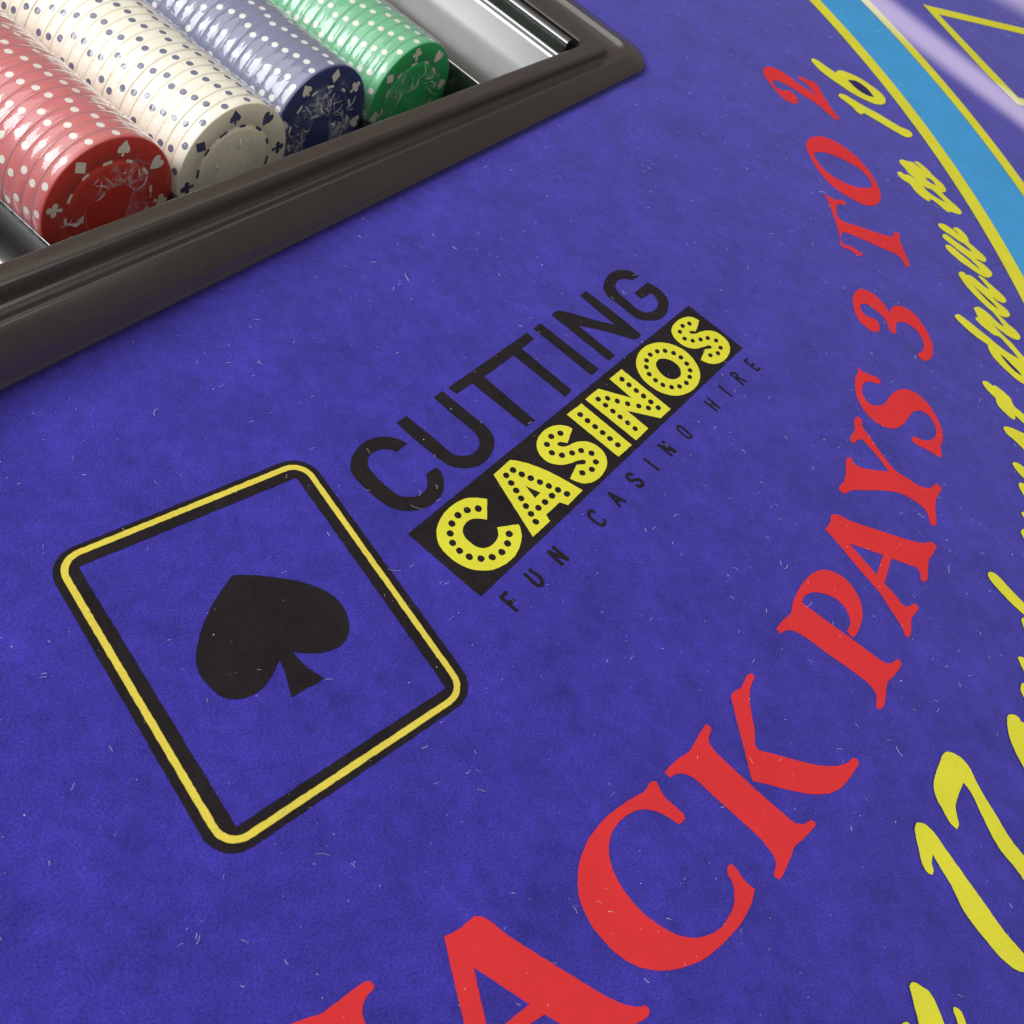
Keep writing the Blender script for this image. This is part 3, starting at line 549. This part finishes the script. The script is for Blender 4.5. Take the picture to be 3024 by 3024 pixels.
def wall_mesh():
    """sloping inner wall from the lip down past the trough floors"""
    vs, fs, rows = [], [], []
    for d, r, drop, extra in ((.099, .018, 0, 0), (.101, .017, .02, 0), (.112, .016, .10, 1), (.150, .016, .33, 1)):
        lp = loop(d, r, 10); o = []
        for i, (s, a) in enumerate(lp):
            s2, a2 = lp[(i + 1) % len(lp)]; m = 60 if (i % 11) == 10 else 1
            for q in range(m): t = q / m; o.append((s + (s2 - s) * t, a + (a2 - a) * t))
        row = []
        for s, a in o:
            if extra: s = min(max(s, S0 + .158), S1 - .158)
            row.append(len(vs)); vs.append(P(s, a, .90 * lip_h(s) - drop))
        rows.append(row)
    for a, b in zip(rows, rows[1:]):
        n = len(a)
        for i in range(n): j = (i + 1) % n; fs.append((a[i], a[j], b[j], b[i]))
    return mesh('inner_wall', vs, fs)
put(link('inner_wall', wall_mesh(), M['abs_gloss'], None, True), tray)

PITCH, TR = .2215, .1118
def trough_c(s): return -.0258 - .0635 * (s - .6948)
def trough(k):
    """one half-round channel, k = 0 is the red one; shares ridges with its neighbours"""
    sc = .6948 + PITCH * k; zc = trough_c(sc)
    pts = []
    h = PITCH / 2
    th0 = math.asin(min(1, .028 / TR))
    for i in range(41):
        t = math.pi + th0 + (math.pi - 2 * th0) * i / 40
        x, z = TR * math.cos(t), TR * math.sin(t)
        if i == 28 or i == 29: z += .0016; x -= .0012     # shallow moulded step along the wall
        pts.append((x, z))
    x0, z0 = pts[0]; x1, z1 = pts[-1]
    left = [(-h + .0001, z0 + .006), (-h + .0022, z0 + .0055), (x0 - .0006, z0 + .0035)]
    right = [(x1 + .0006, z1 + .0035), (h - .0022, z1 + .0055), (h - .0001, z1 + .006)]
    if k == 3:                                 # taller ridge before the last, shallower bay
        right = [(x1 + .0010, z1 + .026), (x1 + .0030, z1 + .052), (x1 + .0052, z1 + .0605), (x1 + .0080, z1 + .0655), (h + .0060, z1 + .068), (h + .0120, z1 + .068)]
    if k == 4:
        zr = trough_c(sc - PITCH) + z1 + .068 - zc   # ridge height in this bay's frame
        left = [(-h + .0121, zr), (-h + .0150, zr - .0016), (-h + .0175, zr - .006)]
        pts = [(-h + .0200, zr - .014), (-h + .0255, zr - .027), (-h + .0350, zr - .041), (-h + .0480, zr - .0525), (-h + .0640, zr - .058)]
        x, z = pts[-1]
        for i in range(29):                    # broad sloping side of the bay
            fi = math.radians(11 + 31 * min(1, i / 19)); x += .0054 * math.cos(fi); z += .0054 * math.sin(fi); pts.append((x, z))
        pts += [(x + .0012, z + .0020), (x + .0026, z + .0024), (x + .0036, z + .0018)]
        xe, ze = pts[-1]; zl = lip_h(sc + h) - zc
        right = [(xe + .0030, ze + .010), (xe + .0050, zl - .012), (xe + .0070, zl - .005), (xe + .0100, zl - .001), (xe + .022, zl)]
    pts = left + pts + right
    vs, fs = [], []
    for a in (.86, 2.50):
        for x, z in pts: vs.append(P(sc + x, a, zc + z))
    n = len(pts)
    for i in range(n - 1): fs.append((i, i + 1, n + i + 1, n + i))
    put(link('trough', mesh('trough', vs, fs), M['abs_gloss'], None, True), tray)
for k in range(-2, 5): trough(k)

# ------------------------------------------------------------------ poker chips
R = .1105 * U; TH = .0203 * U
ORD = ('front second third fourth fifth sixth seventh eighth ninth tenth eleventh twelfth thirteenth fourteenth fifteenth sixteenth '
       'seventeenth eighteenth nineteenth twentieth twenty-first twenty-second twenty-third twenty-fourth twenty-fifth').split()

def lathe(profile, n=72, closed=True):
    vs, fs = [], []
    for r, z in profile:
        for i in range(n):
            t = 2 * math.pi * i / n; vs.append((r * math.cos(t), r * math.sin(t), z))
    for j in range(len(profile) - 1):
        for i in range(n):
            k = (i + 1) % n; fs.append((j * n + i, j * n + k, (j + 1) * n + k, (j + 1) * n + i))
    fs.append(tuple(range(n))[::-1]); fs.append(tuple((len(profile) - 1) * n + i for i in range(n)))
    return vs, fs

def chip_mesh(name, mats, face=False, rnd=None):
    rnd = rnd or random.Random(1)
    b = .00030; h = TH / 2
    prof = [(R - .0045, -h), (R - b, -h), (R - b * .3, -h + b * .3), (R, -h + b * 1.1), (R, h - b * 1.1), (R - b * .3, h - b * .3), (R - b, h)]
    if face:                                   # moulded ring on the visible face
        g = .655 * R
        prof += [(g + .00075, h), (g + .00055, h - .00022), (g - .00055, h - .00022), (g - .00075, h), (g - .0015, h)]
    vs, fs = lathe(prof)
    me = mesh(name, vs, fs)
    for m in mats: me.materials.append(m)
    for p in me.polygons: p.use_smooth = len(p.vertices) == 4
    return me

def dots_mesh(mat, n=16, rad=.00101):
    """printed spots round the rim, curved to it"""
    vs, fs = [], []
    rr = R + .00003
    for k in range(n):
        c = 2 * math.pi * k / n
        b = len(vs)
        m = 14
        vs.append((rr * math.cos(c), rr * math.sin(c), 0))
        for i in range(m):
            t = 2 * math.pi * i / m
            a = c + rad * math.cos(t) / rr; vs.append((rr * math.cos(a), rr * math.sin(a), rad * math.sin(t)))
        for i in range(m): fs.append((b, b + 1 + i, b + 1 + (i + 1) % m))
    me = mesh('edge_spots', vs, fs); me.materials.append(mat)
    for p in me.polygons: p.use_smooth = True
    return me

def suit_loops(kind):
    if kind == 'diamond': pts = [(0, 1, 1), (.78, 0, 1), (0, -1, 1), (-.78, 0, 1)]
    elif kind == 'heart':
        pts = [(0, -1, 1), (.45, -.5, 0), (.82, .1, 0), (.78, .65, 0), (.42, .85, 0), (0, .5, 1), (-.42, .85, 0), (-.78, .65, 0), (-.82, .1, 0), (-.45, -.5, 0)]
    elif kind == 'spade':
        pts = [(0, 1, 1), (.42, .45, 0), (.78, -.05, 0), (.72, -.5, 0), (.38, -.58, 0), (.14, -.42, 1), (.18, -.95, 1), (-.18, -.95, 1), (-.14, -.42, 1), (-.38, -.58, 0), (-.72, -.5, 0), (-.78, -.05, 0), (-.42, .45, 0)]
    else:
        pts = [(.17, -.2, 1), (.45, -.35, 0), (.8, -.22, 0), (.84, .18, 0), (.5, .34, 0), (.25, .24, 1), (.4, .55, 0), (.25, .9, 0), (-.1, .95, 0), (-.38, .7, 0), (-.25, .24, 1), (-.5, .34, 0), (-.84, .18, 0), (-.8, -.22, 0), (-.45, -.35, 0), (-.17, -.2, 1), (-.24, -.95, 1), (.24, -.95, 1)]
    return smooth([Vector(p[:2]) for p in pts], [bool(p[2]) for p in pts], .12)

def face_print(name, loops2, z, mat):
    me = fill(name, [[v / U for v in lp] for lp in loops2], z)
    me.materials.append(mat); return me

def dash_mesh(mat, rot):
    vs, fs = [], []
    g = .655 * R; z = TH / 2 - .00017
    for k in range(12):
        c = math.radians(rot + 30 * k); hw = .085 if k % 2 else .105; b = len(vs)
        for i in range(5):
            a = c - hw + 2 * hw * i / 4
            for r in (g - .00042, g + .00042): vs.append((r * math.cos(a), r * math.sin(a), z))
        for i in range(4): q = b + 2 * i; fs.append((q, q + 1, q + 3, q + 2))
    me = mesh('ring_dashes', vs, fs); me.materials.append(mat); return me

def film_mat(name, haze, tint):
    n = Nodes(name)
    tr = n.new("ShaderNodeBsdfTransparent"); gl = n.new("ShaderNodeBsdfGlossy", Roughness=.07)
    df = n.new("ShaderNodeBsdfDiffuse"); df.inputs[0].default_value = (*tint, 1)
    fr = n.new("ShaderNodeFresnel", IOR=1.35)
    nz = n.noise(n.coords((1, 1, .35)), 420, 4, .6)
    b = n.new("ShaderNodeBump", Strength=.12, Distance=.0005)
    n.link(nz, b.inputs["Height"]); n.link(b.outputs[0], gl.inputs["Normal"])
    at = n.new("ShaderNodeAttribute", attribute_name="crease_glare")
    ma = n.new("ShaderNodeMath", operation="MULTIPLY_ADD"); ma.inputs[1].default_value = 1.0; ma.inputs[2].default_value = haze
    n.link(at.outputs["Fac"], ma.inputs[0])
    m1 = n.new("ShaderNodeMixShader"); m2 = n.new("ShaderNodeMixShader")
    n.link(ma.outputs[0], m1.inputs[0]); n.link(tr.outputs[0], m1.inputs[1]); n.link(df.outputs[0], m1.inputs[2])
    ge = n.new("ShaderNodeNewGeometry"); sub = n.new("ShaderNodeMath", operation="SUBTRACT"); sub.inputs[0].default_value = 1.0
    n.link(ge.outputs["Backfacing"], sub.inputs[1])
    mu = n.new("ShaderNodeMath", operation="MULTIPLY"); n.link(fr.outputs[0], mu.inputs[0]); n.link(sub.outputs[0], mu.inputs[1])
    m3 = n.new("ShaderNodeMath", operation="MULTIPLY", use_clamp=True); m3.inputs[1].default_value = 1.8; n.link(mu.outputs[0], m3.inputs[0]); mu = m3
    n.link(mu.outputs[0], m2.inputs[0]); n.link(m1.outputs[0], m2.inputs[1]); n.link(gl.outputs[0], m2.inputs[2])
    n.link(m2.outputs[0], n.out.inputs[0])
    return n.m
M['film'] = film_mat('shrink_film', .0, (.84, .88, .97))

def film_mesh(nchips, seed, crumple=1.0, curls=14, side=.15, torn=None):
    """shrink film round a roll: side sleeve, gathered and torn over the front face"""
    rnd = random.Random(seed)
    n = 120
    vs, fs, cr = [], [], []
    rows = []
    def row(fn, c):
        r0 = len(vs)
        for i in range(n):
            t = 2 * math.pi * i / n; r, z = fn(t); vs.append((r * math.cos(t), r * math.sin(t), z)); cr.append(c(t) if callable(c) else c)
        rows.append(r0)
    L = nchips * TH
    zz = TH / 2
    for k in range(nchips, 0, -1):
        bg = rnd.uniform(.45, 1.35)
        j1, j2 = rnd.uniform(0, .00020), rnd.uniform(0, .00020)
        for q, jj in ((.97, j1), (.80, j1 * .7 + j2 * .3 + .00016 * bg), (.62, j1 * .55 + j2 * .45 + .00024 * bg), (.38, j1 * .45 + j2 * .55 + .00024 * bg), (.20, j1 * .3 + j2 * .7 + .00016 * bg), (.03, j2)):
            z = zz - (k - 1) * TH - q * TH
            row(lambda t, z=z, jj=jj: (R + .00022 + jj + .00010 * (noise.noise(Vector((math.cos(t) * 3, math.sin(t) * 3, z * 260 + seed))) + .6), z), side)  # side: pale haze mixed into the sleeve colour, standing in for glare
    row(lambda t: (R + .00012, zz + .00010), .10)
    row(lambda t: (R - .00025, zz + .00022), .03)
    NR = 30
    def hole(t):
        if torn:
            d = math.degrees(t) % 360
            for (a0, r0), (a1, r1) in zip(torn, torn[1:] + [(torn[0][0] + 360, torn[0][1])]):
                for dd in (d, d + 360):
                    if a0 <= dd < a1: return r0 + (r1 - r0) * (dd - a0) / (a1 - a0) + .012 * noise.noise(Vector((dd * .3, seed, 0)))
        v = .30 + .10 * noise.noise(Vector((math.cos(t) * 1.7 + seed, math.sin(t) * 1.7, seed * 1.3)))
        return v + .045 * noise.noise(Vector((math.cos(t) * 7, math.sin(t) * 7, seed * 3.1)))
    def ridge(x, y):
        p = Vector((x * 2.4 + seed, y * 2.4, seed * .7))
        w = Vector((noise.noise(p * 1.3), noise.noise(p * 1.3 + Vector((5, 2, 1))), 0)) * .8
        a = 1 - abs(noise.noise(p * 2.1 + w)) * 2.6
        c = 1 - abs(noise.noise(p * 4.3 + w * 1.7 + Vector((9, 4, 2)))) * 2.8
        g = max(0, noise.noise(p * .9 + Vector((3, 7, 2))) + .12) * 2.2
        return max(0, a) ** 5 * min(1, g), max(0, c) ** 7 * min(1, g)
    for j in range(NR + 1):
        q = j / NR
        def rr(t, q=q): return (1 - q) * (R - .0006) / R + q * hole(t)
        def fn(t, q=q):
            r = rr(t); a, c = ridge(r * math.cos(t), r * math.sin(t))
            m = min(1, max(0, (.80 - r) / .35)) * crumple
            return r * R, zz + .00012 + (.00022 * a + .00014 * c) * m + .00005 * (1 + noise.noise(Vector((r * 9 * math.cos(t), r * 9 * math.sin(t), seed))))
        def cf(t, q=q):
            r = rr(t); a, c = ridge(r * math.cos(t), r * math.sin(t))
            m = min(1, max(0, (.84 - r) / .30)) * crumple
            e = .5 if j == NR else 0  # highlight line painted along the torn edge of the film
            return min(.6, (a * .40 + c * .35) * m + e * crumple * .35 + .02)
        row(fn, cf)
    for a, b in zip(rows, rows[1:]):
        for i in range(n): k = (i + 1) % n; fs.append((a + i, a + k, b + k, b + i))
    # gathered folds of film standing off the face round the torn hole
    for _ in range(curls):
        t = rnd.uniform(0, math.tau); r = hole(t) + rnd.uniform(0, .30) * (1.25 if curls > 25 else 1)
        x, y = r * R * math.cos(t), r * R * math.sin(t)
        d = t + rnd.choice((0, 0, 1.57, .8, -.8)) + rnd.uniform(-.5, .5); bend = rnd.uniform(-1.6, 1.6)
        L = rnd.uniform(.0016, .0052); w = rnd.uniform(.00007, .00026) * (2.2 if rnd.random() < .15 else 1); m = 9; b0 = len(vs)
        top = rnd.uniform(.0002, .0010); sk = rnd.uniform(-.8, .8); v0 = rnd.uniform(.35, .85)
        for i in range(m + 1):
            q = i / m; ww = w * (math.sin(math.pi * q) ** .6 + .12) * rnd.uniform(.7, 1.25); zt = zz + .00035 + top * math.sin(math.pi * q)
            nx, ny = -math.sin(d), math.cos(d)
            for e in (-1, 0, 1):
                vs.append((x + nx * ww * e, y + ny * ww * e, zt + (e * sk * ww) + (0 if e else .0002))); cr.append(v0 * (.25 if e < 0 else (.9 if e == 0 else .5)))
            x += math.cos(d) * L / m; y += math.sin(d) * L / m; d += bend / m
        for i in range(m):
            for e in (0, 1): k = b0 + 3 * i + e; fs.append((k, k + 1, k + 4, k + 3))
    me = mesh('film_sleeve', vs, fs)
    at = me.attributes.new('crease_glare', 'FLOAT', 'POINT')
    for i, v in enumerate(cr): at.data[i].value = v
    me.materials.append(M['film'])
    for p in me.polygons: p.use_smooth = True
    return me

BASIS = Matrix((F, Z, -A)).transposed()       # chip frame: x along the tray front, y up, z towards the cloth
STACKS = [
    # colour, s, a, z, count, base, print, rotation of the face, film crumple, first suit angle
    ('red', .6948, .9775, -.0268, 22, (.56, .034, .020), (.74, .70, .62), 72, 1.0),
    ('white', .9158, .9642, -.0368, 25, (.88, .82, .66), (.045, .05, .13), 92, .35),
    ('blue', 1.1368, .9942, -.0560, 25, (.026, .036, .165), (.78, .74, .68), 76 + 45, 1.5),
    ('green', 1.3590, .9831, -.0668, 22, (.015, .42, .11), (.78, .72, .66), 93 + 45, .9),
]
TORN = {'red': [(17, .38), (99, .24), (142, .25), (159, .35), (189, .36), (228, .43), (280, .40), (331, .31), (354, .31)],
        'blue': [(20, .22), (60, .16), (88, .24), (100, .14), (135, .30), (165, .20), (200, .34), (235, .55), (285, .55), (320, .30), (350, .15)],
        'green': [(8, .40), (40, .30), (70, .12), (110, .10), (140, .22), (170, .30), (215, .40), (240, .60), (300, .60), (335, .42)]}
FACES = {'blue': [('spade', 118), ('diamond', 76), ('club', 34), ('heart', -14), ('spade', -57), ('diamond', -102), ('club', -147), ('heart', 163)],
         'green': [('club', 93), ('heart', 49), ('spade', 2), ('diamond', -43), ('club', -88), ('heart', -131), ('club', 186), ('diamond', 138)]}
SUITS = ('spade', 'diamond', 'club', 'heart')
for ci, (cname, s, a, z, cnt, base, ink, rot, crumple) in enumerate(STACKS):
    body = plastic(cname + '_chip_plastic', base, .36, .5, .06, .1, 1100)
    inkm = plastic(cname + '_chip_print', ink, .5, .4, .05)
    me_face = chip_mesh('chip_body', [body], True); me_body = chip_mesh('chip_body', [body]); me_dots = dots_mesh(inkm)
    rnd = random.Random(40 + ci)
    first = None; spin = rnd.uniform(0, 22)
    proto_root = None
    for k in range(cnt):
        c = P(s, a + .0203 * k, z)
        spin += rnd.choice((3.0, -4.0, 4.5, 9.5, 2.0)) if k else 0
        jit = Vector((rnd.uniform(-1, 1), rnd.uniform(-.4, .6), 0)) * .00017
        rotm = Matrix.Translation(c + BASIS @ jit) @ BASIS.to_4x4()
        if k < 2:
            root = bpy.data.objects.new('poker_chip', me_face if k == 0 else me_body); COL.objects.link(root)
            d = bpy.data.objects.new('edge_spots', me_dots); COL.objects.link(d); d.parent = root
            d.rotation_euler = (0, 0, math.radians(spin))
            if k == 1: first = (root, d)
        else:
            root = first[0].copy(); COL.objects.link(root)
            d = first[1].copy(); COL.objects.link(d); d.parent = root
            d.rotation_euler = (0, 0, math.radians(spin))
        root.matrix_world = rotm
        where = {'red': 'wrapped red roll', 'white': 'white roll', 'blue': 'wrapped navy blue roll', 'green': 'wrapped green roll'}[cname]
        cn = 'navy blue' if cname == 'blue' else cname
        if k == 0:
            lab = {'red': 'red poker chip facing out with pale suits, front of its roll', 'white': 'white poker chip facing out with black suits, front of its roll',
                   'blue': 'navy blue poker chip facing out under torn film, front of its roll', 'green': 'green poker chip facing out with pale suits, front of its roll'}[cname]
        else:
            lab = '%s poker chip, edge on, %s from the front of the %s' % (cn, ORD[k], where)
        tag(root, lab, 'poker chip', 'poker chips in the tray')
        if k == 0:
            for q in range(8):
                kind, an = (FACES.get(cname) or [(SUITS[q % 4], rot + 45 * q) for q in range(8)])[q]; an = math.radians(an)
                lp = [Matrix.Rotation(an - math.pi / 2, 2) @ (v * .120 * R) + Vector((math.cos(an), math.sin(an))) * R * .835 for v in suit_loops(kind)]
                o = link('printed_' + kind, face_print('printed_' + kind, [lp], TH / 2 + .00003, inkm), inkm, root)
            link('ring_dashes', dash_mesh(inkm, rot - 43), inkm, root)
    f = link('plastic_wrap', film_mesh(cnt, 3.7 + ci * 5.3, crumple, {'red': 24, 'white': 8, 'blue': 80, 'green': 30}[cname], {'red': .15, 'white': .12, 'blue': .20, 'green': .17}[cname], TORN.get(cname)), M['film'])
    f.matrix_world = Matrix.Translation(P(s, a, z)) @ BASIS.to_4x4()
    tag(f, {'red': 'clear crinkled film round the red chips, torn open on the front face', 'white': 'clear smooth film round the white chips',
            'blue': 'clear shredded film round the navy blue chips', 'green': 'clear wrinkled film round the green chips'}[cname], 'plastic wrap')

# ------------------------------------------------------------------ lint and dust on the cloth
def lint():
    rnd = random.Random(11)
    vs, fs = [], []
    def fibre(x, y, z, L, w, bend):
        a = rnd.uniform(0, math.tau); n = 5; b = len(vs)
        px, py = x, y
        for i in range(n + 1):
            h = z + w * .6 + .00012 * math.sin(math.pi * i / n)
            for j in range(3):
                t = math.tau * j / 3
                vs.append((px - math.sin(a) * w * math.cos(t), py + math.cos(a) * w * math.cos(t), h + w * math.sin(t)))
            px += math.cos(a) * L / n; py += math.sin(a) * L / n; a += bend * rnd.uniform(.3, 1) / n
        for i in range(n):
            for j in range(3):
                k = (j + 1) % 3; fs.append((b + 3 * i + j, b + 3 * i + k, b + 3 * i + 3 + k, b + 3 * i + 3 + j))
    def speck(x, y, z, r):
        b = len(vs)
        for i in range(6):
            t = math.tau * i / 6; q = r * rnd.uniform(.5, 1.1); vs.append((x + q * math.cos(t), y + q * math.sin(t), z))
        vs.append((x, y, z + r * .8))
        for i in range(6): fs.append((b + i, b + (i + 1) % 6, b + 6))
    n = 0
    while n < 3400:
        if rnd.random() < .35 and n: x, y = lx + rnd.gauss(0, .03), ly + rnd.gauss(0, .03)
        else: x, y = rnd.uniform(-1.25, .95), rnd.uniform(-.25, 3.3)
        lx, ly = x, y
        p = Vector((x, y, 0)); s, a = p.dot(F), p.dot(A)
        if -.1 < s < 1.87 and a > .735: continue
        n += 1
        z = .00016
        if rnd.random() < .34: fibre(x * U, y * U, z, rnd.uniform(.0004, .0015) * (2 if rnd.random() < .12 else 1), rnd.uniform(.000014, .000036), rnd.uniform(-2.6, 2.6))
        else: speck(x * U, y * U, z, rnd.uniform(.00003, .00011) * (1.7 if rnd.random() < .06 else 1))
    m = plastic('pale_lint', (.78, .78, .84), .8, .2)
    o = link('lint', mesh('lint', vs, fs), m)
    tag(o, 'pale lint fibres and dust specks scattered on the felt', 'lint', None, 'stuff')
lint()
